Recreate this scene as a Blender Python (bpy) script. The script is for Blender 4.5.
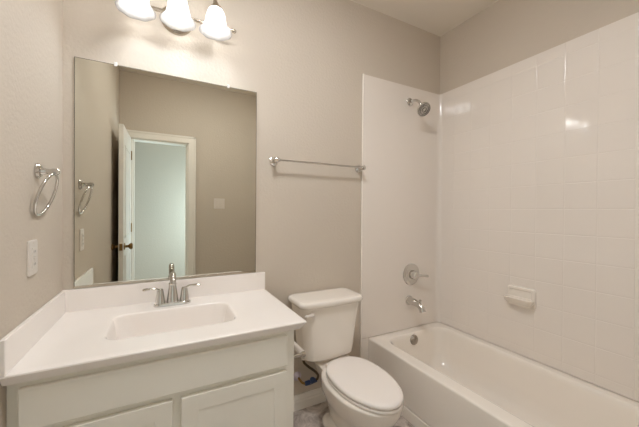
import bpy, bmesh, math, random
from mathutils import Vector, Matrix
random.seed(4)
R = math.radians
PI = math.pi
sc = bpy.context.scene
col = sc.collection
for o in list(bpy.data.objects):
    bpy.data.objects.remove(o)

# ------------------------------------------------------------------ camera
CAM = Vector((0.3882, -1.6792, 1.2224))
cam_d = bpy.data.cameras.new('camera')
cam = bpy.data.objects.new('camera', cam_d)
col.objects.link(cam)
cam_d.sensor_fit = 'HORIZONTAL'
cam_d.sensor_width = 36
cam_d.lens = 36 * 297.17 / 639
cam_d.clip_start = 0.01
cam.matrix_world = (Matrix.Translation(CAM) @ Matrix.Rotation(R(-27.84), 4, 'Z')
                    @ Matrix.Rotation(R(90 - 0.3546), 4, 'X') @ Matrix.Rotation(R(0.4146), 4, 'Z'))
sc.camera = cam

# ------------------------------------------------------------------ world, light, exposure
w = bpy.data.worlds.new('world')
sc.world = w
w.use_nodes = True
w.node_tree.nodes['Background'].inputs['Color'].default_value = (0.45, 0.6, 0.8, 1)
w.node_tree.nodes['Background'].inputs['Strength'].default_value = 0.3
sc.view_settings.view_transform = 'Standard'
sc.view_settings.look = 'None'
sc.view_settings.exposure = 0.27
sc.view_settings.gamma = 1.0
BULB = 80.0                   # emission of the three vanity bulbs
BULB_COL = (0.88, 0.94, 1.0)
FILL = 44.0                    # added ceiling fill, unseen from the camera
FILL_COL = (0.975, 0.985, 1.0)
# daylight entering the hall beyond the door through its window
ld = bpy.data.lights.new('hall_daylight', 'AREA')
ld.shape = 'RECTANGLE'; ld.size = 0.9; ld.size_y = 1.2
ld.energy = 52
ld.color = (0.62, 0.84, 1.0)
lo = bpy.data.objects.new('hall_daylight', ld)
lo.location = (1.55, -2.75, 1.15)
lo.rotation_euler = (0, R(90), 0)
col.objects.link(lo)
sc.cycles.max_bounces = 16
sc.cycles.diffuse_bounces = 12
sc.cycles.glossy_bounces = 6
sc.cycles.transmission_bounces = 8
sc.cycles.transparent_max_bounces = 12
sc.cycles.sample_clamp_indirect = 12

# ------------------------------------------------------------------ materials
def s2l(c):
    return tuple(((v / 255) / 12.92 if v / 255 <= 0.04045 else ((v / 255 + 0.055) / 1.055) ** 2.4) for v in c) + (1,)

def new_mat(name, rgb, rough=0.5, metal=0.0, spec=0.5, coat=0.0):
    m = bpy.data.materials.new(name)
    m.use_nodes = True
    b = m.node_tree.nodes['Principled BSDF']
    b.inputs['Base Color'].default_value = s2l(rgb)
    b.inputs['Roughness'].default_value = rough
    b.inputs['Metallic'].default_value = metal
    b.inputs['Specular IOR Level'].default_value = spec
    b.inputs['Coat Weight'].default_value = coat
    b.inputs['Coat Roughness'].default_value = 0.05
    return m

def nd(m, t, **kw):
    n = m.node_tree.nodes.new(t)
    for k, v in kw.items():
        setattr(n, k, v)
    return n

def lk(m, a, b):
    m.node_tree.links.new(a, b)

def noise_bump(m, scale, strength, dist=0.002, detail=3, rough=0.5):
    tc = nd(m, 'ShaderNodeTexCoord')
    nz = nd(m, 'ShaderNodeTexNoise')
    nz.inputs['Scale'].default_value = scale
    nz.inputs['Detail'].default_value = detail
    nz.inputs['Roughness'].default_value = rough
    bp = nd(m, 'ShaderNodeBump')
    bp.inputs['Strength'].default_value = strength
    bp.inputs['Distance'].default_value = dist
    lk(m, tc.outputs['Object'], nz.inputs['Vector'])
    lk(m, nz.outputs['Fac'], bp.inputs['Height'])
    lk(m, bp.outputs['Normal'], m.node_tree.nodes['Principled BSDF'].inputs['Normal'])
    return nz

def vary(m, rgb2, scale, fac=0.5, detail=4):
    """a slight tone variation between the base colour and rgb2"""
    b = m.node_tree.nodes['Principled BSDF']
    c1 = tuple(b.inputs['Base Color'].default_value)
    tc = nd(m, 'ShaderNodeTexCoord')
    nz = nd(m, 'ShaderNodeTexNoise')
    nz.inputs['Scale'].default_value = scale
    nz.inputs['Detail'].default_value = detail
    mr = nd(m, 'ShaderNodeMapRange')
    mr.inputs['From Min'].default_value = 0.35
    mr.inputs['From Max'].default_value = 0.65
    mr.inputs['To Max'].default_value = fac
    mx = nd(m, 'ShaderNodeMix', data_type='RGBA')
    mx.inputs[6].default_value = c1
    mx.inputs[7].default_value = s2l(rgb2)
    lk(m, tc.outputs['Object'], nz.inputs['Vector'])
    lk(m, nz.outputs['Fac'], mr.inputs['Value'])
    lk(m, mr.outputs['Result'], mx.inputs[0])
    lk(m, mx.outputs[2], b.inputs['Base Color'])

M = {}
M['wall'] = new_mat('wall_paint', (203, 193, 180), 0.75, spec=0.25)
noise_bump(M['wall'], 75, 0.55, 0.003, 2, 0.45)
M['ceiling'] = new_mat('ceiling_paint', (234, 228, 218), 0.85, spec=0.2)
noise_bump(M['ceiling'], 60, 0.3, 0.003, 2)
M['trim'] = new_mat('trim_paint', (236, 232, 224), 0.4)
vary(M['trim'], (232, 227, 218), 6)
M['door'] = new_mat('door_paint', (228, 226, 220), 0.4)
vary(M['door'], (223, 220, 213), 5)
M['cabinet'] = new_mat('cabinet_paint', (238, 235, 226), 0.42)
vary(M['cabinet'], (235, 231, 221), 4)
M['marble'] = new_mat('cultured_marble', (245, 240, 236), 0.22, coat=0.3)
vary(M['marble'], (242, 236, 231), 5)
M['china'] = new_mat('vitreous_china', (240, 234, 226), 0.12, coat=0.4)
vary(M['china'], (238, 231, 222), 3)
M['seat'] = new_mat('seat_plastic', (240, 234, 229), 0.25)
vary(M['seat'], (238, 231, 225), 3)
M['tub'] = new_mat('tub_enamel', (242, 236, 228), 0.13, coat=0.4)
vary(M['tub'], (240, 233, 224), 2)
M['plastic'] = new_mat('white_plastic', (222, 215, 208), 0.35)
vary(M['plastic'], (218, 211, 204), 20)
M['slot'] = new_mat('dark_slot', (40, 36, 32), 0.6)
vary(M['slot'], (48, 43, 38), 20)
M['chrome'] = new_mat('chrome', (214, 212, 208), 0.09, 1.0)
vary(M['chrome'], (206, 204, 200), 30)
M['nickel'] = new_mat('brushed_nickel', (196, 186, 172), 0.24, 1.0)
vary(M['nickel'], (186, 176, 162), 40)
M['satin'] = new_mat('satin_steel', (168, 160, 150), 0.32, 1.0)
vary(M['satin'], (158, 150, 140), 40)
M['brass'] = new_mat('aged_brass', (150, 122, 78), 0.28, 1.0)
vary(M['brass'], (132, 106, 66), 30)
M['blue'] = new_mat('blue_plastic', (58, 82, 128), 0.35)
vary(M['blue'], (48, 70, 114), 30)
M['hose'] = new_mat('braided_hose', (96, 84, 62), 0.45, 0.6)
M['escutcheon'] = new_mat('pale_escutcheon', (206, 196, 208), 0.3)
vary(M['escutcheon'], (196, 186, 200), 30)

# braided hose: fine diagonal weave
m = M['hose']
tc = nd(m, 'ShaderNodeTexCoord'); wv = nd(m, 'ShaderNodeTexWave'); bp = nd(m, 'ShaderNodeBump')
wv.inputs['Scale'].default_value = 140; wv.bands_direction = 'DIAGONAL'
bp.inputs['Strength'].default_value = 0.6; bp.inputs['Distance'].default_value = 0.001
lk(m, tc.outputs['Object'], wv.inputs['Vector']); lk(m, wv.outputs['Fac'], bp.inputs['Height'])
lk(m, bp.outputs['Normal'], m.node_tree.nodes['Principled BSDF'].inputs['Normal'])

def tile_material(name, axis, o1, o2, strength):
    """glossy moulded panel with square tile grooves every 142 mm (axis: 0 = along x, 1 = along y)"""
    m = new_mat(name, (234, 227, 220), 0.06, coat=0.25)
    b = m.node_tree.nodes['Principled BSDF']
    tc = nd(m, 'ShaderNodeTexCoord')
    sp = nd(m, 'ShaderNodeSeparateXYZ')
    lk(m, tc.outputs['Object'], sp.inputs[0])
    hs = []
    for out, off in ((sp.outputs[axis], o1), (sp.outputs[2], o2)):
        a = nd(m, 'ShaderNodeMath', operation='ADD'); a.inputs[1].default_value = off
        md = nd(m, 'ShaderNodeMath', operation='PINGPONG'); md.inputs[1].default_value = 0.071
        mr = nd(m, 'ShaderNodeMapRange'); mr.interpolation_type = 'SMOOTHSTEP'
        mr.inputs['From Max'].default_value = 0.0042
        lk(m, out, a.inputs[0]); lk(m, a.outputs[0], md.inputs[0]); lk(m, md.outputs[0], mr.inputs['Value'])
        hs.append(mr.outputs['Result'])
    mn = nd(m, 'ShaderNodeMath', operation='MINIMUM')
    lk(m, hs[0], mn.inputs[0]); lk(m, hs[1], mn.inputs[1])
    bp = nd(m, 'ShaderNodeBump')
    bp.inputs['Strength'].default_value = strength
    bp.inputs['Distance'].default_value = 0.002
    lk(m, mn.outputs[0], bp.inputs['Height'])
    nz = nd(m, 'ShaderNodeTexNoise'); nz.inputs['Scale'].default_value = 9; nz.inputs['Detail'].default_value = 1
    b2 = nd(m, 'ShaderNodeBump'); b2.inputs['Strength'].default_value = 0.025; b2.inputs['Distance'].default_value = 0.01
    lk(m, tc.outputs['Object'], nz.inputs['Vector']); lk(m, nz.outputs['Fac'], b2.inputs['Height'])
    lk(m, bp.outputs['Normal'], b2.inputs['Normal'])
    lk(m, b2.outputs['Normal'], b.inputs['Normal'])
    return m
M['tile_long'] = tile_material('moulded_tile_long', 1, 0.712 + 0.142 * 20, 0.340 - 1.531 + 0.142 * 30, 0.46)
M['tile_end'] = tile_material('moulded_tile_end', 0, 2.367 - 1.609 + 0.142 * 30, 0.340 - 1.531 + 0.142 * 30, 0.05)

# floor: mottled grey-brown stone-look vinyl
m = M['floor'] = new_mat('floor_vinyl', (150, 138, 130), 0.4)
b = m.node_tree.nodes['Principled BSDF']
tc = nd(m, 'ShaderNodeTexCoord')
n1 = nd(m, 'ShaderNodeTexNoise'); n1.inputs['Scale'].default_value = 9; n1.inputs['Detail'].default_value = 8; n1.inputs['Distortion'].default_value = 1.2
n1.inputs['Roughness'].default_value = 0.65
cr = nd(m, 'ShaderNodeValToRGB')
cr.color_ramp.elements[0].position = 0.33; cr.color_ramp.elements[0].color = s2l((120, 107, 98))
cr.color_ramp.elements[1].position = 0.62; cr.color_ramp.elements[1].color = s2l((218, 208, 200))
lk(m, tc.outputs['Object'], n1.inputs['Vector']); lk(m, n1.outputs['Fac'], cr.inputs['Fac'])
lk(m, cr.outputs['Color'], b.inputs['Base Color'])

# mirror glass
m = M['mirror'] = new_mat('mirror_silver', (218, 216, 205), 0.0, 1.0)
vary(m, (216, 214, 203), 2)
M['mirror_edge'] = new_mat('mirror_edge', (120, 118, 108), 0.2, 0.6)
vary(M['mirror_edge'], (105, 103, 95), 20)
# clear mirror clip
M['clip'] = new_mat('clear_clip', (240, 238, 236), 0.15)
vary(M['clip'], (232, 230, 228), 30)

# pressed white glass of the lamp shades
m = M['shade'] = bpy.data.materials.new('shade_glass'); m.use_nodes = True
nt = m.node_tree; nt.nodes.clear()
out = nd(m, 'ShaderNodeOutputMaterial')
tr = nd(m, 'ShaderNodeBsdfTranslucent'); tr.inputs[0].default_value = (0.50, 0.475, 0.455, 1)
tp = nd(m, 'ShaderNodeBsdfTransparent'); tp.inputs[0].default_value = (0.97, 0.95, 0.92, 1)
df = nd(m, 'ShaderNodeBsdfPrincipled'); df.inputs['Base Color'].default_value = (0.5, 0.48, 0.46, 1); df.inputs['Roughness'].default_value = 0.2
mx1 = nd(m, 'ShaderNodeMixShader'); mx2 = nd(m, 'ShaderNodeMixShader')
tc = nd(m, 'ShaderNodeTexCoord'); wv = nd(m, 'ShaderNodeTexNoise'); wv.inputs['Scale'].default_value = 55
mr = nd(m, 'ShaderNodeMapRange'); mr.inputs['To Min'].default_value = 0.26; mr.inputs['To Max'].default_value = 0.42
lk(m, tc.outputs['Object'], wv.inputs['Vector']); lk(m, wv.outputs['Fac'], mr.inputs['Value'])
mx1.inputs[0].default_value = 0.5
lk(m, tr.outputs[0], mx1.inputs[1]); lk(m, df.outputs[0], mx1.inputs[2])
lk(m, mr.outputs['Result'], mx2.inputs[0])
lk(m, mx1.outputs[0], mx2.inputs[1]); lk(m, tp.outputs[0], mx2.inputs[2])
lk(m, mx2.outputs[0], out.inputs[0])

m = M['bulb'] = bpy.data.materials.new('lit_bulb'); m.use_nodes = True
m.node_tree.nodes.clear()
out = nd(m, 'ShaderNodeOutputMaterial'); em = nd(m, 'ShaderNodeEmission')
em.inputs[0].default_value = BULB_COL + (1,); em.inputs[1].default_value = BULB
lk(m, em.outputs[0], out.inputs[0])

m = M['dome'] = bpy.data.materials.new('fill_glow'); m.use_nodes = True  # glow of the added ceiling fill
m.node_tree.nodes.clear()
out = nd(m, 'ShaderNodeOutputMaterial'); em = nd(m, 'ShaderNodeEmission')
em.inputs[0].default_value = FILL_COL + (1,); em.inputs[1].default_value = FILL
lk(m, em.outputs[0], out.inputs[0])

# ------------------------------------------------------------------ mesh helpers
class MB:
    def __init__(self):
        self.bm = bmesh.new()

    def box(self, x0, x1, y0, y1, z0, z1, bevel=0.0, seg=2, mat=None):
        t = bmesh.new()
        bmesh.ops.create_cube(t, size=1)
        for v in t.verts:
            v.co = Vector((x0 + (v.co.x + .5) * (x1 - x0), y0 + (v.co.y + .5) * (y1 - y0), z0 + (v.co.z + .5) * (z1 - z0)))
        if bevel:
            bmesh.ops.bevel(t, geom=list(t.edges), offset=bevel, segments=seg, profile=0.5, affect='EDGES')
        if mat is not None:
            bmesh.ops.transform(t, matrix=mat, verts=t.verts)
        self.merge(t)
        return self

    def merge(self, t):
        me = bpy.data.meshes.new('tmp')
        t.to_mesh(me); t.free()
        self.bm.from_mesh(me)
        bpy.data.meshes.remove(me)

    def loft(self, rings, cap0=True, cap1=True, close=False):
        rs = [[self.bm.verts.new(p) for p in r] for r in rings]
        n = len(rs[0])
        pairs = list(zip(rs[:-1], rs[1:]))
        if close:
            pairs.append((rs[-1], rs[0]))
        for a, b_ in pairs:
            for i in range(n):
                j = (i + 1) % n
                self.bm.faces.new((a[i], a[j], b_[j], b_[i]))
        if not close:
            if cap0:
                self.bm.faces.new(list(reversed(rs[0])))
            if cap1:
                self.bm.faces.new(rs[-1])
        return self

    def lathe(self, prof, mat=None, n=32, cap0=True, cap1=True):
        """prof: (radius, height) pairs about local z; mat places it"""
        mat = mat or Matrix.Identity(4)
        rings = [[mat @ Vector((max(r, 1e-5) * math.cos(2 * PI * k / n), max(r, 1e-5) * math.sin(2 * PI * k / n), h)) for k in range(n)] for r, h in prof]
        return self.loft(rings, cap0, cap1)

    def tube(self, pts, rad, n=14, close=False, flat=None):
        """round tube along pts; rad a number or one per point; flat: (w, h) scale of the section"""
        pts = [Vector(p) for p in pts]
        N = len(pts)
        rads = rad if isinstance(rad, (list, tuple)) else [rad] * N
        rings = []
        up = None
        for i, p in enumerate(pts):
            if close:
                d = pts[(i + 1) % N] - pts[i - 1]
            else:
                d = pts[min(i + 1, N - 1)] - pts[max(i - 1, 0)]
            d.normalize()
            if up is None:
                ref = Vector((0, 0, 1)) if abs(d.z) < 0.9 else Vector((0, 1, 0))
                up = (ref - d * ref.dot(d)).normalized()
            else:
                up = (up - d * up.dot(d)).normalized()
            sd = d.cross(up)
            fw, fh = flat if flat else (1, 1)
            rings.append([p + sd * (math.cos(2 * PI * k / n) * rads[i] * fw) + up * (math.sin(2 * PI * k / n) * rads[i] * fh) for k in range(n)])
        return self.loft(rings, close=close)

    def build(self, name, mat, parent=None, angle=32):
        bmesh.ops.recalc_face_normals(self.bm, faces=self.bm.faces)
        me = bpy.data.meshes.new(name)
        self.bm.to_mesh(me); self.bm.free()
        for p in me.polygons:
            p.use_smooth = True
        me.set_sharp_from_angle(angle=R(angle))
        me.materials.append(mat)
        o = bpy.data.objects.new(name, me)
        col.objects.link(o)
        wn_ = o.modifiers.new('weighted_normals', 'WEIGHTED_NORMAL')
        wn_.keep_sharp = True
        if parent is not None:
            # parts share their thing's origin
            o.parent = parent
            root = parent
            while root.parent is not None:
                root = root.parent
            me.transform(Matrix.Translation(-Vector(root.location)))
        return o

def thing(name, label, cat, loc, group=None):
    o = bpy.data.objects.new(name, None)
    o.empty_display_size = 0.05
    o.location = loc
    col.objects.link(o)
    o['label'] = label; o['category'] = cat
    if group:
        o['group'] = group
    return o

def struct(o, label=None, cat=None):
    o['kind'] = 'structure'
    if label: o['label'] = label
    if cat: o['category'] = cat
    return o

def smooth_path(pts, n=8):
    """Catmull-Rom through the points"""
    P = [Vector(p) for p in pts]
    P = [P[0] * 2 - P[1]] + P + [P[-1] * 2 - P[-2]]
    out = []
    for i in range(1, len(P) - 2):
        for k in range(n):
            t = k / n
            a, b_, c, d = P[i - 1], P[i], P[i + 1], P[i + 2]
            out.append(0.5 * ((2 * b_) + (-a + c) * t + (2 * a - 5 * b_ + 4 * c - d) * t * t + (-a + 3 * b_ - 3 * c + d) * t ** 3))
    out.append(P[-2])
    return out

def rrect(x0, x1, y0, y1, z, r, n=8, fn=None):
    """rounded rectangle ring at height z, 4*(n+1) points"""
    pts = []
    for cx, cy, a0 in ((x1 - r, y1 - r, 0), (x0 + r, y1 - r, 90), (x0 + r, y0 + r, 180), (x1 - r, y0 + r, 270)):
        for k in range(n + 1):
            a = R(a0 + 90 * k / n)
            p = Vector((cx + r * math.cos(a), cy + r * math.sin(a), z))
            pts.append(fn(p) if fn else p)
    return pts

def along(p, d):
    """matrix whose local z points along d, at p"""
    return Matrix.Translation(Vector(p)) @ Vector(d).to_track_quat('Z', 'Y').to_matrix().to_4x4()

# ------------------------------------------------------------------ the setting
XR, YF, ZC = 2.367, -1.95, 2.642           # right wall, door wall, ceiling
XS = 1.599                                 # left edge of the tub alcove panels
YE = -1.535                                # foot end wall of the tub alcove
VX = 0.913                                 # right end of the countertop
DX0, DX1, DZ = 0.095, 0.647, 1.975         # door opening

struct(MB().box(-0.1, XR + .1, 0, 0.1, 0, ZC).build('wall_back', M['wall']))
struct(MB().box(-0.1, 0, YF - .12, 0, 0, ZC).build('wall_left', M['wall']))
struct(MB().box(XR, XR + .1, YF - .12, 0, 0, ZC).build('wall_right', M['wall']))
wf = MB()
wf.box(0, DX0, YF - .12, YF, 0, ZC).box(DX1, XR, YF - .12, YF, 0, ZC).box(DX0, DX1, YF - .12, YF, DZ, ZC)
struct(wf.build('wall_front', M['wall']))
struct(MB().box(XS + .05, XR, YF, YE, 0, ZC).build('wall_alcove', M['wall']))
struct(MB().box(-0.1, XR + .1, YF - .12, 0.1, ZC, ZC + .1).build('ceiling', M['ceiling']))
struct(MB().box(-0.1, XR + .1, YF - .12, 0.1, -.1, 0).build('floor', M['floor']))

# hall beyond the door
HY, HX0, HX1 = -3.3, -1.0, 1.6
struct(MB().box(HX0, HX1, HY - .1, HY, 0, ZC).build('wall_hall_back', M['wall']))
struct(MB().box(HX0 - .1, HX0, HY, YF - .12, 0, ZC).build('wall_hall_left', M['wall']))
hw = MB()
y0, y1, z0, z1 = -3.22, -2.28, 0.55, 1.78
hw.box(HX1, HX1 + .1, HY, y0, 0, ZC).box(HX1, HX1 + .1, y1, YF - .12, 0, ZC).box(HX1, HX1 + .1, y0, y1, 0, z0).box(HX1, HX1 + .1, y0, y1, z1, ZC)
struct(hw.build('wall_hall_right', M['wall']))
struct(MB().box(HX0, HX1, HY, YF - .12, ZC, ZC + .1).build('ceiling_hall', M['ceiling']))
struct(MB().box(HX0, HX1, HY, YF - .12, -.1, 0).build('floor_hall', M['floor']))
wn = MB()
for a, b_, c, d in ((y0, y0 + .04, z0, z1), (y1 - .04, y1, z0, z1), (y0, y1, z0, z0 + .04), (y0, y1, z1 - .04, z1), (y0, y1, (z0 + z1) / 2 - .02, (z0 + z1) / 2 + .02)):
    wn.box(HX1 + .02, HX1 + .07, a, b_, c, d)
struct(wn.build('window_1', M['trim']))

# baseboards
def baseboard(name, x0, x1, y0, y1, axis, sgn):
    """moulded profile 90 mm high; axis along which it runs, sgn = side of the wall it sticks out to"""
    prof = [(0, 0), (.014, 0), (.014, .05), (.011, .056), (.011, .066), (.007, .074), (.005, .09), (0, .09)]
    rings = []
    for e in (0, 1):
        if axis == 'x':
            rings.append([Vector(((x0, x1)[e], y0 + sgn * d, z)) for d, z in prof])
        else:
            rings.append([Vector((x0 + sgn * d, (y0, y1)[e], z)) for d, z in prof])
    return struct(MB().loft(rings).build(name, M['trim'], angle=20))
baseboard('baseboard_back', 0.868, XS, 0, 0, 'x', -1)
baseboard('baseboard_left', 0, 0, -0.60, -1.94, 'y', 1)
baseboard('baseboard_front', DX1 + .07, XS + .05, YF, YF, 'x', 1)

# door frame, seen in the mirror
def casing(name, wall_y, sgn):
    m_ = MB()
    t = .016
    ya, yb = sorted((wall_y, wall_y + sgn * t))
    yc, yd = sorted((wall_y, wall_y + sgn * (t + .006)))
    for (x0, x1, z0, z1, xa, xb, za, zb) in ((max(DX0 - .07, .004), DX0 + .004, 0, DZ + .07, max(DX0 - .07, .004), max(DX0 - .07, .004) + .02, 0, DZ + .07),
                             (DX1 - .004, DX1 + .07, 0, DZ + .07, DX1 + .05, DX1 + .07, 0, DZ + .07),
                             (DX0, DX1, DZ - .004, DZ + .07, max(DX0 - .07, .004), DX1 + .07, DZ + .05, DZ + .07)):
        m_.box(x0, x1, ya, yb, z0, z1, .003)
        m_.box(xa, xb, yc, yd, za, zb, .003)
    return struct(m_.build(name, M['trim']))
casing('trim_1', YF, 1)
casing('trim_2', YF - .12, -1)
jm = MB()
jm.box(DX0 - .001, DX0 + .018, YF - .12, YF, 0, DZ).box(DX1 - .018, DX1 + .001, YF - .12, YF, 0, DZ).box(DX0, DX1, YF - .12, YF, DZ - .018, DZ + .001)
jm.box(DX0 + .018, DX0 + .030, YF - .085, YF - .045, 0, DZ - .018).box(DX1 - .030, DX1 - .018, YF - .085, YF - .045, 0, DZ - .018)
struct(jm.build('trim_3', M['trim']))

# the open door leaf, folded back along the left wall
door = bpy.data.objects.new('door_1', None)
door.location = (DX0 + .005, YF + .012, 0)
col.objects.link(door)
struct(door, 'white bathroom door standing open along the left wall', 'door')
DL, DT = 0.555, 0.036
lf = MB()
lf.box(-DT, 0, 0, DL, .012, 1.962, .002)
for sx in (0.0, -DT):                                  # raised two-panel mouldings on both faces
    for z0_, z1_ in ((.22, .82), (.98, 1.80)):
        for a, b_, c, d in ((.10, DL - .10, z0_, z0_ + .018), (.10, DL - .10, z1_ - .018, z1_), (.10, .118, z0_, z1_), (DL - .118, DL - .10, z0_, z1_)):
            lf.box(sx - .005, sx + .005, a, b_, c, d, .002)
ROT = Matrix.Rotation(R(1.0), 4, 'Z')
def place_door(o):
    o.parent = door
    o.matrix_basis = ROT
    return o
place_door(lf.build('door_leaf', M['door']))
for sgn, x in ((1, 0), (-1, -DT)):
    k = MB()
    k.lathe([(.030, 0), (.030, .006), (.012, .010), (.011, .030), (.020, .036), (.028, .046), (.028, .056), (.020, .064), (.004, .066)],
            along((x, DL - .06, .905), (sgn, 0, 0)), 24)
    place_door(k.build('door_knob', M['brass']))
k = MB().box(-.030, -.006, DL - .002, DL + .0025, .875, .935, .001)
place_door(k.build('latch_plate', M['brass']))
for z in (.25, 1.0, 1.74):
    h = MB().lathe([(.006, 0), (.006, .09)], along((.004, -.004, z), (0, 0, 1)), 10)
    place_door(h.build('hinge', M['brass']))

# ------------------------------------------------------------------ tub alcove: moulded wall panels
ZT = 0.340                                              # tub rim
ZS = 2.170                                              # top of the panels
sur = thing('tub_surround', 'glossy off-white moulded tile panels around the bathtub', 'shower wall', (XR, 0, ZT))
PT = .010
end = MB().box(XS, XR - PT, -PT, -.0005, ZT + .003, ZS, .003)
struct(MB().box(XS + .011, 1.6655, -PT, -.0005, .0005, ZT + .002, .001).build('end_panel_lower', M['tub']))  # end panel carried on down to the floor, left of the tub
end.build('end_panel', M['tile_end'], sur)
long_ = MB().box(XR - PT, XR - .0005, YE + .002, -.0005, ZT + .003, ZS, .003)
long_.build('long_panel', M['tile_long'], sur)
foot = MB().box(XS + .05, XR - PT, YE + .002, YE + PT, ZT + .003, ZS, .003)
foot.build('end_panel', M['tile_end'], sur)
tr_ = MB().box(XS - .002, XS + .010, -.014, -.0005, 0.001, ZS + .002, .005, 3)
tr_.build('edge_trim', M['tub'], sur)
cv = []
for z in (ZT + .004, ZS - .004):                        # rounded caulked corner
    ring = [Vector((XR - PT + .002, -PT + .002, z))]
    for k in range(7):
        a = R(90 * k / 6)
        ring.append(Vector((XR - PT - .035 + .035 * math.sin(a), -PT - .035 + .035 * math.cos(a), z)))
    cv.append(ring)
MB().loft(cv).build('corner_cove', M['tile_end'], sur)

# ------------------------------------------------------------------ bathtub
TX0, TX1, TY0, TY1 = 1.667, XR - .0005, YE + .002, -.002
tub = thing('bathtub', 'white alcove bathtub with straight apron along the right wall', 'bathtub', ((TX0 + TX1) / 2, (TY0 + TY1) / 2, 0))
NB = 10
def ib(x0, x1, y0, y1, z, r):
    return rrect(x0, x1, y0, y1, z, r, NB)
rings = [ib(TX0 + .03, TX1, TY0, TY1, ZT - .030, .004), ib(TX0, TX1, TY0, TY1, ZT - .030, .004),
         ib(TX0, TX1, TY0, TY1, ZT - .009, .004), ib(TX0 + .0028, TX1, TY0, TY1, ZT - .0026, .005), ib(TX0 + .009, TX1, TY0, TY1, ZT, .006), ib(TX0 + .03, TX1 - .006, TY0 + .01, TY1 - .006, ZT, .02)]
ix0, ix1, iy0, iy1 = TX0 + .078, TX1 - .050, TY0 + .09, -.068
for dz, ins, r in ((0.0, 0, .09), (-.003, .008, .09), (-.010, .015, .09), (-.03, .022, .09), (-.10, .032, .095), (-.19, .047, .10), (-.245, .066, .11), (-.268, .095, .12), (-.277, .14, .13), (-.280, .20, .08)):
    ext = max(0, -dz - .03) * .55
    rings.append(ib(ix0 + ins, ix1 - ins, iy0 + ins + ext, iy1 - ins * .9, ZT + dz, r))
body = MB().loft(rings, cap0=False)
body.build('basin', M['tub'], tub, 50)
ap = MB()
ap.box(TX0 + .0002, TX0 + .030, TY0, TY1, .075, ZT - .0302, .0008)
ap.build('apron', M['tub'], tub)
kb = MB()
kb.box(TX0 - .006, TX0 + .030, TY0, TY1, .0, .068, .004, 3)
kb.build('toe_strip', M['tub'], tub)
ov = MB()
ovn = Vector((0, -1, .10)).normalized()
opos = Vector((2.015, iy1 - .022, .292))
ov.lathe([(.036, -.004), (.036, .004), (.033, .008), (.024, .009), (.022, .012), (.008, .013), (.006, .010), (.001, .010)], along(opos, ovn), 28)
ov.build('overflow_plate', M['satin'], tub)
dr = MB().lathe([(.034, -.002), (.034, .003), (.026, .004), (.024, .001), (.002, .001)], along((2.015, -.34, ZT - .279), (0, 0, 1)), 24)
dr.build('drain', M['nickel'], tub)

# shower head
sh = thing('showerhead', 'chrome shower head on a bent arm high on the alcove wall', 'shower head', (2.032, -PT, 2.052))
MB().lathe([(.030, 0), (.030, .004), (.024, .010), (.013, .014)], along((2.032, -PT, 2.052), (0, -1, 0)), 24).build('flange', M['chrome'], sh)
hd = Vector((-.10, -.75, -.60)).normalized()
hc = Vector((2.050, -.128, 1.966))
arm = smooth_path([(2.032, -PT - .005, 2.052), (2.034, -.045, 2.054), (2.039, -.075, 2.044), (2.044, -.098, 2.020), hc - hd * .028], 6)
MB().tube(arm, .0095, 12).build('arm', M['chrome'], sh)
h = MB().lathe([(.010, -.046), (.015, -.040), (.016, -.026), (.022, -.018), (.042, -.010), (.051, -.004), (.052, .006), (.049, .010), (.002, .0101)], along(hc, hd), 36)
hb = h.build('head', M['chrome'], sh)
fc = MB()
mat = along(hc + hd * .0102, hd)
for r0, r1 in ((.043, .046), (.030, .034), (.014, .018)):
    fc.lathe([(r0, -.001), (r0, .003), (r1, .003), (r1, -.001)], mat, 36, False, False)
for r, n_ in ((.038, 22), (.024, 14), (.008, 5)):
    for k in range(n_):
        a = 2 * PI * k / n_
        p = mat @ Vector((r * math.cos(a), r * math.sin(a), 0))
        fc.lathe([(.002, -.001), (.0016, .003), (.0004, .003)], along(p, hd), 6)
M['rubber'] = new_mat('grey_rubber', (104, 98, 90), 0.4); vary(M['rubber'], (94, 88, 80), 30)
fc.build('spray_face', M['rubber'], hb)

# tub valve with lever
va = thing('shower_valve', 'round chrome shower valve plate with lever handle above tub spout', 'shower valve', (2.06, -PT, .752))
MB().lathe([(.082, 0), (.082, .003), (.078, .007), (.060, .012), (.046, .014), (.040, .018), (.002, .018)], along((2.06, -PT, .752), (0, -1, 0)), 40).build('escutcheon', M['chrome'], va)
hn = MB().lathe([(.034, .015), (.033, .030), (.028, .050), (.026, .062), (.020, .068), (.002, .069)], along((2.06, -PT, .752), (0, -1, 0)), 32).build('handle', M['chrome'], va)
MB().tube([(2.065, -.065, .752), (2.10, -.067, .748), (2.14, -.069, .742), (2.172, -.070, .737), (2.180, -.070, .736)], [.012, .010, .0085, .0095, .004], 12).build('lever', M['chrome'], hn)

# tub spout
sp = thing('tub_spout', 'chrome tub spout with diverter knob just above the tub', 'tub spout', (2.042, -PT, .555))
pts = [(2.042, -PT, .557), (2.042, -.03, .557), (2.042, -.075, .555), (2.042, -.112, .547), (2.042, -.137, .528), (2.042, -.147, .506)]
MB().tube(smooth_path(pts, 5), [.031 - .008 * min(1, i / 14) for i in range(26)], 20).build('spout', M['chrome'], sp)
MB().lathe([(.036, 0), (.036, .004), (.031, .008)], along((2.042, -PT, .557), (0, -1, 0)), 28).build('collar', M['chrome'], sp)
MB().lathe([(.004, 0), (.004, .018), (.009, .021), (.009, .028), (.003, .030)], along((2.042, -.118, .560), (0, -.2, 1)), 16).build('diverter_knob', M['chrome'], sp)

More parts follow.
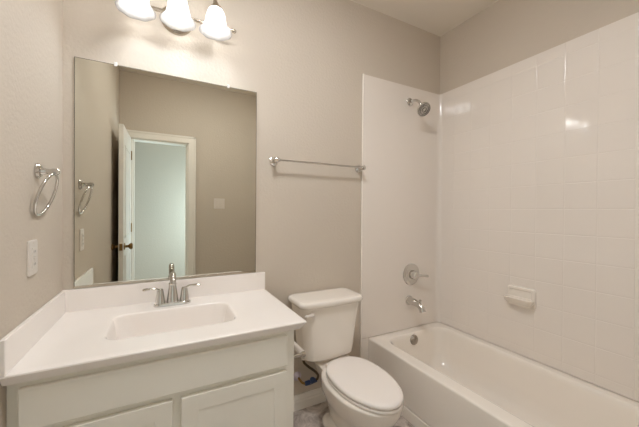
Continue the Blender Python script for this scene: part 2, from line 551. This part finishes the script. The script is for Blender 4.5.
# soap dish
sd = thing('soap_dish', 'white ceramic soap dish fixed to the long tiled tub wall', 'soap dish', (XR - PT, -.635, .70))
def yz(y0, y1, z0, z1, x, r, dx=None):
    ring = rrect(y0, y1, z0, z1, 0, r, 6)
    return [Vector((x, p.x, p.y)) for p in ring]
xb = XR - PT
MB().loft([yz(-.722, -.560, .645, .765, xb, .016), yz(-.722, -.560, .645, .765, xb - .010, .016), yz(-.716, -.566, .651, .759, xb - .015, .014),
           yz(-.706, -.576, .662, .749, xb - .015, .012), yz(-.700, -.572, .668, .743, xb - .009, .010)]).build('back_plate', M['china'], sd)
tray = MB()
def tr(x0, x1, y0, y1, z, r): return rrect(x0, x1, y0, y1, z, r, 6)
tray.loft([tr(xb - .030, xb - .006, -.700, -.572, 0.658, .010), tr(xb - .050, xb - .006, -.712, -.560, 0.674, .016), tr(xb - .062, xb - .006, -.722, -.560, 0.694, .018), tr(xb - .064, xb - .006, -.723, -.559, 0.700, .018), tr(xb - .060, xb - .008, -.718, -.564, 0.703, .016),
           tr(xb - .054, xb - .012, -.711, -.571, 0.700, .014), tr(xb - .047, xb - .016, -.704, -.568, 0.684, .012), tr(xb - .042, xb - .022, -.69, -.58, 0.680, .010)])
tray.build('tray', M['china'], sd)

# ------------------------------------------------------------------ vanity cabinet
CT, CB = .774, .738                                     # countertop top and underside
van = thing('vanity_cabinet', 'off-white painted bathroom vanity cabinet with two doors', 'cabinet', (.44, -.28, 0))
VR = .872
cb = MB()
cb.box(.024, VR, -.545, -.522, .10, CB - .001, .001)     # face frame board
cb.box(VR - .016, VR, -.524, -.003, 0, CB - .001, .001)
cb.box(.002, .018, -.524, -.003, 0, CB - .001, .001)
cb.box(.018, VR - .016, -.524, -.003, .10, .116, .001)
cb.box(.018, VR - .016, -.016, -.003, .116, CB - .001, .001)
cb.build('carcass', M['cabinet'], van)
MB().box(.018, VR - .016, -.48, -.465, 0, .10, .001).build('toe_kick', M['cabinet'], van)
fs = MB().box(.001, .0235, -.532, -.5245, .10, CB - .003, .001)
fs.build('filler_strip', M['cabinet'], van)
MB().box(.034, .836, -.565, -.546, .600, .722, .004, 3).build('drawer_front', M['cabinet'], van)
def cab_door(x0, x1):
    z0, z1, t = .125, .578, .055
    d = MB()
    d.box(x0, x0 + t, -.565, -.546, z0, z1, .003, 2).box(x1 - t, x1, -.565, -.546, z0, z1, .003, 2)
    d.box(x0 + t - .002, x1 - t + .002, -.5648, -.546, z0, z0 + t, .002).box(x0 + t - .002, x1 - t + .002, -.5648, -.546, z1 - t, z1, .002)
    o = d.build('door', M['cabinet'], van)
    MB().box(x0 + t - .006, x1 - t + .006, -.5622, -.549, z0 + t - .006, z1 - t + .006, .003).build('panel', M['cabinet'], o)
cab_door(.034, .421)
cab_door(.447, .836)

# countertop with moulded basin
top = thing('countertop', 'white cultured marble vanity countertop with moulded sink', 'countertop', (.44, -.29, CT))
CY = -.582
rings = [rrect(.201, .674, -.448, -.156, CB, .056, NB), rrect(.001, VX - .022, CY + .022, -.001, CB, .002, NB), rrect(.001, VX - .020, CY + .020, -.001, CB + .002, .002, NB),
         rrect(.001, VX - .006, CY + .006, -.001, CB + .022, .003, NB), rrect(.001, VX, CY, -.001, CT - .006, .004, NB),
         rrect(.001, VX - .001, CY + .001, -.001, CT - .002, .005, NB), rrect(.001, VX - .005, CY + .005, -.001, CT, .006, NB)]
bx0, bx1, by0, by1 = .203, .672, -.446, -.158
rings.append(rrect(.03, VX - .03, CY + .03, -.03, CT, .02, NB))
rings.append(rrect(bx0 - .012, bx1 + .012, by0 - .012, by1 + .012, CT, .060, NB))
for dz, ins, r in ((0, 0, .055), (-.0015, .004, .055), (-.006, .008, .055), (-.03, .013, .056), (-.075, .020, .058), (-.120, .031, .06), (-.146, .048, .06), (-.160, .072, .05), (-.166, .105, .03)):
    rings.append(rrect(bx0 + ins * 1.15, bx1 - ins * 1.15, by0 + ins, by1 - ins * .75, CT + dz, r if r < (by1 - by0) / 2 - ins else .01, NB))
MB().loft(rings, cap0=False).build('sink_top', M['marble'], top, 40)
MB().box(.001, VX, -.021, -.001, CT - .002, .871, .003, 3).build('backsplash', M['marble'], top)
MB().box(.001, .015, CY, -.0205, CT - .002, .871, .003, 3).build('side_splash', M['marble'], top)
MB().lathe([(.022, 0), (.022, .003), (.016, .004), (.014, .001), (.001, .001)], along((.43, -.285, CT - .166), (0, 0, 1)), 24).build('drain', M['chrome'], top)

# faucet
FX, FY = .432, -.095
fa = thing('faucet', 'chrome two-handle faucet at the back of the sink', 'faucet', (FX, FY, CT))
rg = []
for z, s, in ((0, 1), (.008, 1), (.012, .93), (.014, .86)):
    rg.append([Vector((FX + p.x, FY + p.y, CT + z)) for p in rrect(-.080 * s, .080 * s, -.027 * s, .027 * s, 0, .0265 * s, 8)])
MB().loft(rg).build('base_plate', M['chrome'], fa)
bo = MB().lathe([(.027, .010), (.026, .02), (.022, .05), (.0185, .078), (.017, .092), (.0178, .098), (.0150, .104)], along((FX, FY, CT), (0, 0, 1)), 28)
bo.build('spout_body', M['chrome'], fa)
pp = smooth_path([(FX, FY, CT + .098), (FX, FY - .004, CT + .122), (FX, FY - .016, CT + .140), (FX, FY - .038, CT + .150), (FX, FY - .064, CT + .146), (FX, FY - .084, CT + .130), (FX, FY - .090, CT + .116)], 6)
MB().tube(pp, [.0135 - .0015 * i / len(pp) for i in range(len(pp))], 18).build('spout', M['chrome'], fa)
for s in (-1, 1):
    hx = FX + s * .052
    hp = MB().lathe([(.023, .010), (.022, .018), (.018, .045), (.0145, .066), (.0135, .074), (.010, .079), (.001, .080)], along((hx, FY, CT), (0, 0, 1)), 24).build('handle', M['chrome'], fa)
    lv = smooth_path([(hx, FY, CT + .070), (hx + s * .020, FY - .002, CT + .082), (hx + s * .046, FY - .006, CT + .084), (hx + s * .072, FY - .010, CT + .082)], 5)
    MB().tube(lv, [.0105 - .0035 * math.sin(PI * min(1, i / 12)) for i in range(len(lv) - 1)] + [.004], 12, flat=(1.25, .6)).build('lever', M['chrome'], hp)
MB().lathe([(.0025, 0), (.0025, .045), (.006, .048), (.006, .056), (.001, .058)], along((FX, FY + .030, CT + .010), (0, 0, 1)), 12).build('lift_rod', M['chrome'], fa)

# ------------------------------------------------------------------ mirror
MX0, MX1, MZ0, MZ1 = .041, .861, .8785, 1.9005
mi = thing('wall_mirror', 'large frameless rectangular mirror above the vanity backsplash', 'mirror', ((MX0 + MX1) / 2, 0, MZ0))
MB().box(MX0, MX1, -.0062, -.0008, MZ0, MZ1).build('backing', M['mirror_edge'], mi)
mf = MB()
bm = mf.bm
vs = [bm.verts.new(c) for c in ((MX0 + .002, -.0064, MZ0 + .002), (MX1 - .002, -.0064, MZ0 + .002), (MX1 - .002, -.0064, MZ1 - .002), (MX0 + .002, -.0064, MZ1 - .002))]
vb = [bm.verts.new(v.co + Vector((0, .0010, 0))) for v in vs]
bm.faces.new(vs); bm.faces.new(list(reversed(vb)))
for i in range(4):
    bm.faces.new((vs[i], vb[i], vb[(i + 1) % 4], vs[(i + 1) % 4]))
mf.build('mirror_glass', M['mirror'], mi)
for x in (.193, .703):
    c = MB().box(x - .007, x + .007, -.0095, -.0005, MZ1 - .008, MZ1 + .012, .003, 2)
    c.lathe([(.004, 0), (.004, .002), (.001, .003)], along((x, -.0095, MZ1 + .006), (0, -1, 0)), 12)
    c.build('clip', M['clip'], mi)
MB().box(MX0, MX1, -.0095, -.0006, MZ0 - .006, MZ0 + .004, .001).build('bottom_channel', M['nickel'], mi)

# ------------------------------------------------------------------ vanity light
LX, LZ = .449, 2.172
vl = thing('vanity_light', 'three-lamp brushed nickel wall light over the mirror', 'wall light', (LX, 0, LZ))
MB().lathe([(.074, 0), (.074, .006), (.070, .013), (.057, .020), (.048, .022), (.001, .024)], along((LX, -.0005, LZ + .014), (0, -1, 0)), 40).build('canopy', M['nickel'], vl)
MB().lathe([(.014, 0), (.012, .05)], along((LX, -.020, LZ), (0, -1, 0)), 16).build('stem', M['nickel'], vl)
MB().tube([(LX - .255, -.072, LZ), (LX + .255, -.072, LZ)], .0085, 14).build('bar', M['nickel'], vl)
for s in (-1, 1):
    MB().lathe([(.0085, 0), (.012, .003), (.012, .008), (.007, .010), (.010, .015), (.011, .020), (.007, .026), (.001, .028)], along((LX + s * .254, -.072, LZ), (s, 0, 0)), 18).build('finial', M['nickel'], vl)
SY = -.160
ZR = 2.088
for k, x in enumerate((LX - .165, LX, LX + .165)):
    am = smooth_path([(x, -.072, LZ), (x, -.078, LZ + .045), (x, -.095, LZ + .088), (x, -.125, LZ + .105), (x, -.152, LZ + .088), (x, SY, LZ + .050)], 6)
    a_ = MB().tube(am, .0058, 12)
    a_.lathe([(.013, -.006), (.013, .006)], along((x, -.072, LZ), (1, 0, 0)), 14)
    ao = a_.build('arm', M['nickel'], vl)
    MB().lathe([(.006,   .066), (.011, .062), (.014, .054), (.020, .047), (.026, .040), (.027, .034), (.024, .030)], along((x, SY, LZ - .002), (0, 0, 1)), 28).build('fitter', M['nickel'], ao)
    # scalloped bell shade, open below
    prof = [(.023, .116), (.031, .110), (.038, .098), (.043, .080), (.0465, .060), (.051, .042), (.059, .026), (.069, .012), (.0765, .003)]
    n_ = 48
    rgs = []
    for r, h in prof:
        rgs.append([Vector((x + r * math.cos(2 * PI * i / n_), SY + r * math.sin(2 * PI * i / n_),
                            ZR + h + .0018 * math.cos(8 * 2 * PI * i / n_) * max(0, 1 - h / .04))) for i in range(n_)])
    ir = []
    for r, h in reversed(prof):
        ir.append([Vector((x + (r - .003) * math.cos(2 * PI * i / n_), SY + (r - .003) * math.sin(2 * PI * i / n_),
                           ZR + h + .0018 * math.cos(8 * 2 * PI * i / n_) * max(0, 1 - h / .04))) for i in range(n_)])
    so = MB().loft(rgs + ir, close=True).build('shade', M['shade'], vl, 60)
    MB().lathe([(.001, .028), (.012, .031), (.020, .039), (.0235, .051), (.022, .064), (.015, .078), (.013, .090), (.012, .112)], along((x, SY, ZR), (0, 0, 1)), 24).build('bulb', M['bulb'], so)

# unseen fill lamp, added to brighten the far side of the room
cl = thing('fill_light', 'round fill lamp added on the bathroom ceiling, out of view', 'fill light', (0.84, -1.00, ZC))
MB().lathe([(.190, 0), (.190, .010), (.184, .014)], along((0.84, -1.00, ZC - .0005), (0, 0, -1)), 40).build('rim', M['nickel'], cl)
MB().lathe([(.182, .010), (.178, .022), (.160, .036), (.120, .048), (.065, .055), (.001, .057)], along((0.84, -1.00, ZC), (0, 0, -1)), 40).build('diffuser', M['dome'], cl)

# ------------------------------------------------------------------ wall fittings
tr_ng = thing('towel_ring', 'chrome towel ring hanging on the left wall above the outlet', 'towel ring', (0, -.305, 1.357))
MB().lathe([(.027, 0), (.027, .005), (.022, .011), (.016, .014)], along((.0005, -.305, 1.357), (1, 0, 0)), 24).build('wall_flange', M['chrome'], tr_ng)
MB().lathe([(.014, 0), (.011, .012), (.009, .025), (.012, .034), (.012, .046), (.006, .052)], along((.011, -.305, 1.357), (1, 0, 0)), 20).build('post', M['chrome'], tr_ng)
tilt = R(17)
RR = .076
rp = []
for k in range(48):
    a = 2 * PI * k / 48
    d = RR - RR * math.cos(a)
    rp.append(Vector((.049 - d * math.sin(tilt), -.305 + RR * math.sin(a), 1.349 - d * math.cos(tilt))))
MB().tube(rp, .0048, 12, close=True).build('ring', M['chrome'], tr_ng)

def plate(name, label, cat, x0, x1, y0, y1, z0, z1, face):
    t = thing(name, label, cat, ((x0 + x1) / 2, (y0 + y1) / 2, z0))
    return t
ou = thing('power_outlet', 'white wall outlet on the left wall below the towel ring', 'outlet', (0, -.35, 1.06))
MB().loft([yz(-.388, -.312, 1.003, 1.120, .0004, .006), yz(-.388, -.312, 1.003, 1.120, .004, .006), yz(-.384, -.316, 1.007, 1.116, .0065, .005)]).build('cover_plate', M['plastic'], ou)
ins_ = MB().box(.004, .009, -.367, -.333, 1.027, 1.096, .0015).build('receptacle', M['plastic'], ou)
MB().box(.0085, .0105, -.358, -.342, 1.056, 1.061, .0004).box(.0085, .0105, -.358, -.342, 1.063, 1.068, .0004).build('test_button', M['plastic'], ins_)
for z in (1.040, 1.082):
    MB().box(.0085, .0093, -.3575, -.3555, z - .004, z + .004).box(.0085, .0093, -.3445, -.3425, z - .004, z + .004).build('slots', M['slot'], ins_)
for z in (1.012, 1.111):
    MB().lathe([(.003, 0), (.003, .001), (.001, .0015)], along((.006, -.35, z), (1, 0, 0)), 10).build('screw', M['plastic'], ou)

# switch plate on the door wall, seen only in the mirror
sw = thing('light_switch', 'double light switch plate beside the door, seen in the mirror', 'light switch', (.973, YF, 1.25))
def xz(x0, x1, z0, z1, y, r):
    return [Vector((p.x, y, p.y)) for p in rrect(x0, x1, z0, z1, 0, r, 6)]
MB().loft([xz(.913, 1.033, 1.247, 1.367, YF + .0004, .006), xz(.913, 1.033, 1.247, 1.367, YF + .004, .006), xz(.917, 1.029, 1.251, 1.363, YF + .0065, .005)]).build('cover_plate', M['plastic'], sw)
for x in (.951, .995):
    MB().box(x - .016, x + .016, YF + .005, YF + .010, 1.274, 1.340, .002).build('rocker', M['plastic'], sw)

tb = thing('towel_bar', 'chrome towel bar on the back wall above the toilet', 'towel bar', (1.27, 0, 1.52))
BZ = 1.517
for x in (.966, 1.573):
    f = MB().lathe([(.026, 0), (.026, .005), (.021, .010), (.014, .015), (.0115, .028), (.013, .045), (.0145, .056), (.0145, .070), (.009, .076), (.001, .077)], along((x, -.0005, BZ), (0, -1, 0)), 26)
    f.build('post', M['chrome'], tb)
MB().tube([(.966, -.063, BZ), (1.573, -.063, BZ)], .006, 14).build('bar', M['chrome'], tb)

# paper holder on the vanity's side
ph = thing('paper_holder', 'empty white and chrome paper holder on the vanity side', 'paper holder', (VR, -.445, .60))
for y in (-.505, -.385):
    MB().lathe([(.020, 0), (.020, .005), (.012, .009), (.009, .02), (.009, .052), (.012, .056), (.012, .068), (.004, .070)], along((VR - .001, y, .600), (1, 0, 0)), 18).build('post', M['chrome'], ph)
MB().lathe([(.007, 0), (.012, .004), (.014, .006), (.014, .112), (.012, .114), (.007, .118)], along((VR + .060, -.386, .600), (0, -1, 0)), 18).build('roller', M['plastic'], ph)

# ------------------------------------------------------------------ toilet
TX = 1.284            # centre line of the bowl
TK = 1.256            # centre line of the tank
to = thing('toilet', 'white two-piece toilet with closed lid between vanity and tub', 'toilet', (TX, -.36, 0))
def egg(z, w_, yb, yf, yc=None, n=56, ef=2.0, eb=2.5):
    yc = (yb * .50 + yf * .50) if yc is None else yc
    pts = []
    for k in range(n):
        a = 2 * PI * k / n
        c, s = math.cos(a), math.sin(a)
        if s >= 0:
            e = eb; ay = yb - yc
        else:
            e = ef; ay = yc - yf
        x = math.copysign(abs(c) ** (2 / e), c) * w_
        y = math.copysign(abs(s) ** (2 / e), s) * ay
        pts.append(Vector((TX + x, yc + y, z)))
    return pts
bw = MB()
bw.loft([egg(0, .112, -.20, -.560, -.36), egg(.018, .112, -.20, -.560, -.36), egg(.03, .104, -.205, -.55, -.36), egg(.08, .090, -.21, -.54, -.36), egg(.13, .094, -.21, -.55, -.37),
         egg(.18, .110, -.19, -.59, -.39), egg(.225, .130, -.18, -.635, -.41), egg(.265, .152, -.18, -.670, -.42), egg(.305, .164, -.19, -.692, -.43), egg(.338, .167, -.20, -.700, -.44),
         egg(.346, .165, -.202, -.698, -.44), egg(.350, .157, -.21, -.690, -.44)])
def deck(z, h, y0, y1, r): return rrect(TX - h, TX + h, y0, y1, z, r, 8)
bw.loft([deck(.225, .070, -.27, -.17, .03), deck(.26, .080, -.29, -.14, .04), deck(.30, .098, -.31, -.120, .04), deck(.346, .112, -.33, -.105, .04), deck(.352, .108, -.325, -.109, .04)])
# trapway bulges low on both sides
for s in (-1, 1):
    tp_ = smooth_path([(TX + s * .060, -.215, .03), (TX + s * .072, -.26, .062), (TX + s * .074, -.32, .070), (TX + s * .064, -.385, .055), (TX + s * .050, -.43, .03)], 6)
    bw.tube(tp_, [.028 + .022 * math.sin(PI * i / (len(tp_) - 1)) for i in range(len(tp_))], 16)
bw.build('bowl', M['china'], to, 60)
for s in (-1, 1):
    MB().lathe([(.015, 0), (.015, .008), (.011, .016), (.002, .019)], along((TX + s * .098, -.335, .018), (0, 0, 1)), 16).build('bolt_cap', M['plastic'], to)
# tank
def tk(z, h, y0, y1, r, bulge=.018):
    def fn(p):
        if p.y < (y0 + y1) / 2:
            t = min(1, abs(p.x - TK) / h)
            p = Vector((p.x, p.y - bulge * (1 - t * t), p.z))
        return p
    def lay():
        pts = []
        x0, x1 = TK - h, TK + h
        for cx, cy, a0 in ((x1 - r, y1 - r, 0), (x0 + r, y1 - r, 90), (x0 + r, y0 + r, 180)):
            for k in range(9):
                a = R(a0 + 90 * k / 8)
                pts.append(Vector((cx + r * math.cos(a), cy + r * math.sin(a), z)))
        for k in range(1, 12):                           # extra points along the bowed front
            pts.append(Vector((x0 + r + (x1 - x0 - 2 * r) * k / 12, y0, z)))
        for k in range(9):
            a = R(270 + 90 * k / 8)
            pts.append(Vector((x1 - r + r * math.cos(a), y0 + r + r * math.sin(a), z)))
        return [fn(p) for p in pts]
    return lay()
tn = MB()
tn.loft([tk(.340, .075, -.17, -.07, .04, 0), tk(.374, .090, -.18, -.06, .04, .005), tk(.378, .128, -.19, -.05, .045), tk(.381, .148, -.198, -.044, .045), tk(.390, .159, -.204, -.036, .045), tk(.43, .164, -.206, -.033, .045),
         tk(.56, .178, -.212, -.028, .045), tk(.690, .196, -.217, -.024, .042)])
tn.build('tank', M['china'], to, 50)
ll = MB()
ll.loft([tk(.688, .199, -.222, -.022, .04), tk(.691, .204, -.230, -.014, .04), tk(.700, .210, -.236, -.011, .04), tk(.712, .210, -.236, -.011, .04), tk(.721, .204, -.231, -.014, .04), tk(.725, .194, -.222, -.022, .04), tk(.7275, .15, -.19, -.05, .04)])
ll.build('tank_lid', M['china'], to, 50)
lvm = MB().lathe([(.014, 0), (.014, .006), (.010, .010), (.010, .016)], along((TK - .140, -.2235, .658), (0, -1, 0)), 16)
lvm.tube([(TK - .140, -.236, .658), (TK - .160, -.240, .657), (TK - .184, -.241, .655), (TK - .192, -.240, .655)], [.010, .0095, .0095, .004], 12)
lvm.build('flush_lever', M['plastic'], to)
# seat ring and closed lid
SB, SF = -.236, -.706
st = MB()
st.loft([egg(.351, .140, SB, SF + .006, -.45), egg(.352, .148, SB + .002, SF + .002, -.45), egg(.358, .151, SB + .004, SF - .001, -.45), egg(.365, .148, SB + .002, SF + .002, -.45), egg(.366, .130, SB - .01, SF + .02, -.45)])
st.build('seat', M['seat'], to, 60)
sl = MB()
sl.loft([egg(.3692, .135, SB - .006, SF + .016, -.45), egg(.3690, .146, SB + .002, SF + .003, -.45), egg(.374, .149, SB + .004, SF, -.45), egg(.381, .148, SB + .003, SF + .001, -.45), egg(.3875, .143, SB, SF + .007, -.45), egg(.3905, .131, SB - .012, SF + .02, -.45), egg(.3920, .10, SB - .04, SF + .052, -.45), egg(.3928, .05, SB - .12, SF + .13, -.45)])
sl.build('seat_lid', M['seat'], to, 60)
for s in (-1, 1):
    MB().box(TX + s * .070 - .020, TX + s * .070 + .020, -.262, -.230, .348, .376, .008, 3).build('hinge_cap', M['seat'], to)

# water supply for the toilet
ws = thing('water_supply', 'blue water stop valve with dark braided hose beside the toilet', 'water valve', (1.126, 0, .20))
vz = .206
MB().lathe([(.028, 0), (.027, .004), (.020, .012), (.013, .020), (.012, .026)], along((1.126, -.0005, vz), (0, -1, 0)), 24).build('escutcheon', M['escutcheon'], ws)
MB().tube(smooth_path([(1.126, -.020, vz), (1.127, -.044, vz - .003), (1.136, -.058, vz - .014), (1.152, -.064, vz - .021)], 5), .007, 12).build('stub_pipe', M['brass'], ws)
vb_ = MB().tube([(1.150, -.064, .185), (1.158, -.065, .1855), (1.190, -.067, .188), (1.226, -.069, .191)], [.011, .014, .014, .011], 18)
vo = vb_.build('valve_body', M['blue'], ws)
MB().lathe([(.015, 0), (.015, .010)], along((1.180, -.066, .187), (1, 0, .08)), 8).build('packing_nut', M['chrome'], vo)
MB().lathe([(.006, 0), (.006, .016), (.017, .018), (.018, .026), (.012, .030), (.001, .030)], along((1.192, -.076, .189), (0, -.5, 1)), 16).build('valve_handle', M['blue'], vo)
hs_ = smooth_path([(1.222, -.069, .191), (1.228, -.080, .207), (1.222, -.094, .236), (1.192, -.106, .273), (1.152, -.108, .308), (1.126, -.106, .335), (1.121, -.104, .352), (1.122, -.104, .368)], 7)
MB().tube(hs_, .0072, 12).build('hose', M['hose'], ws)
MB().lathe([(.012, 0), (.016, .003), (.016, .016), (.010, .018)], along((1.122, -.104, .356), (0, 0, 1)), 8).build('coupling_nut', M['plastic'], ws)
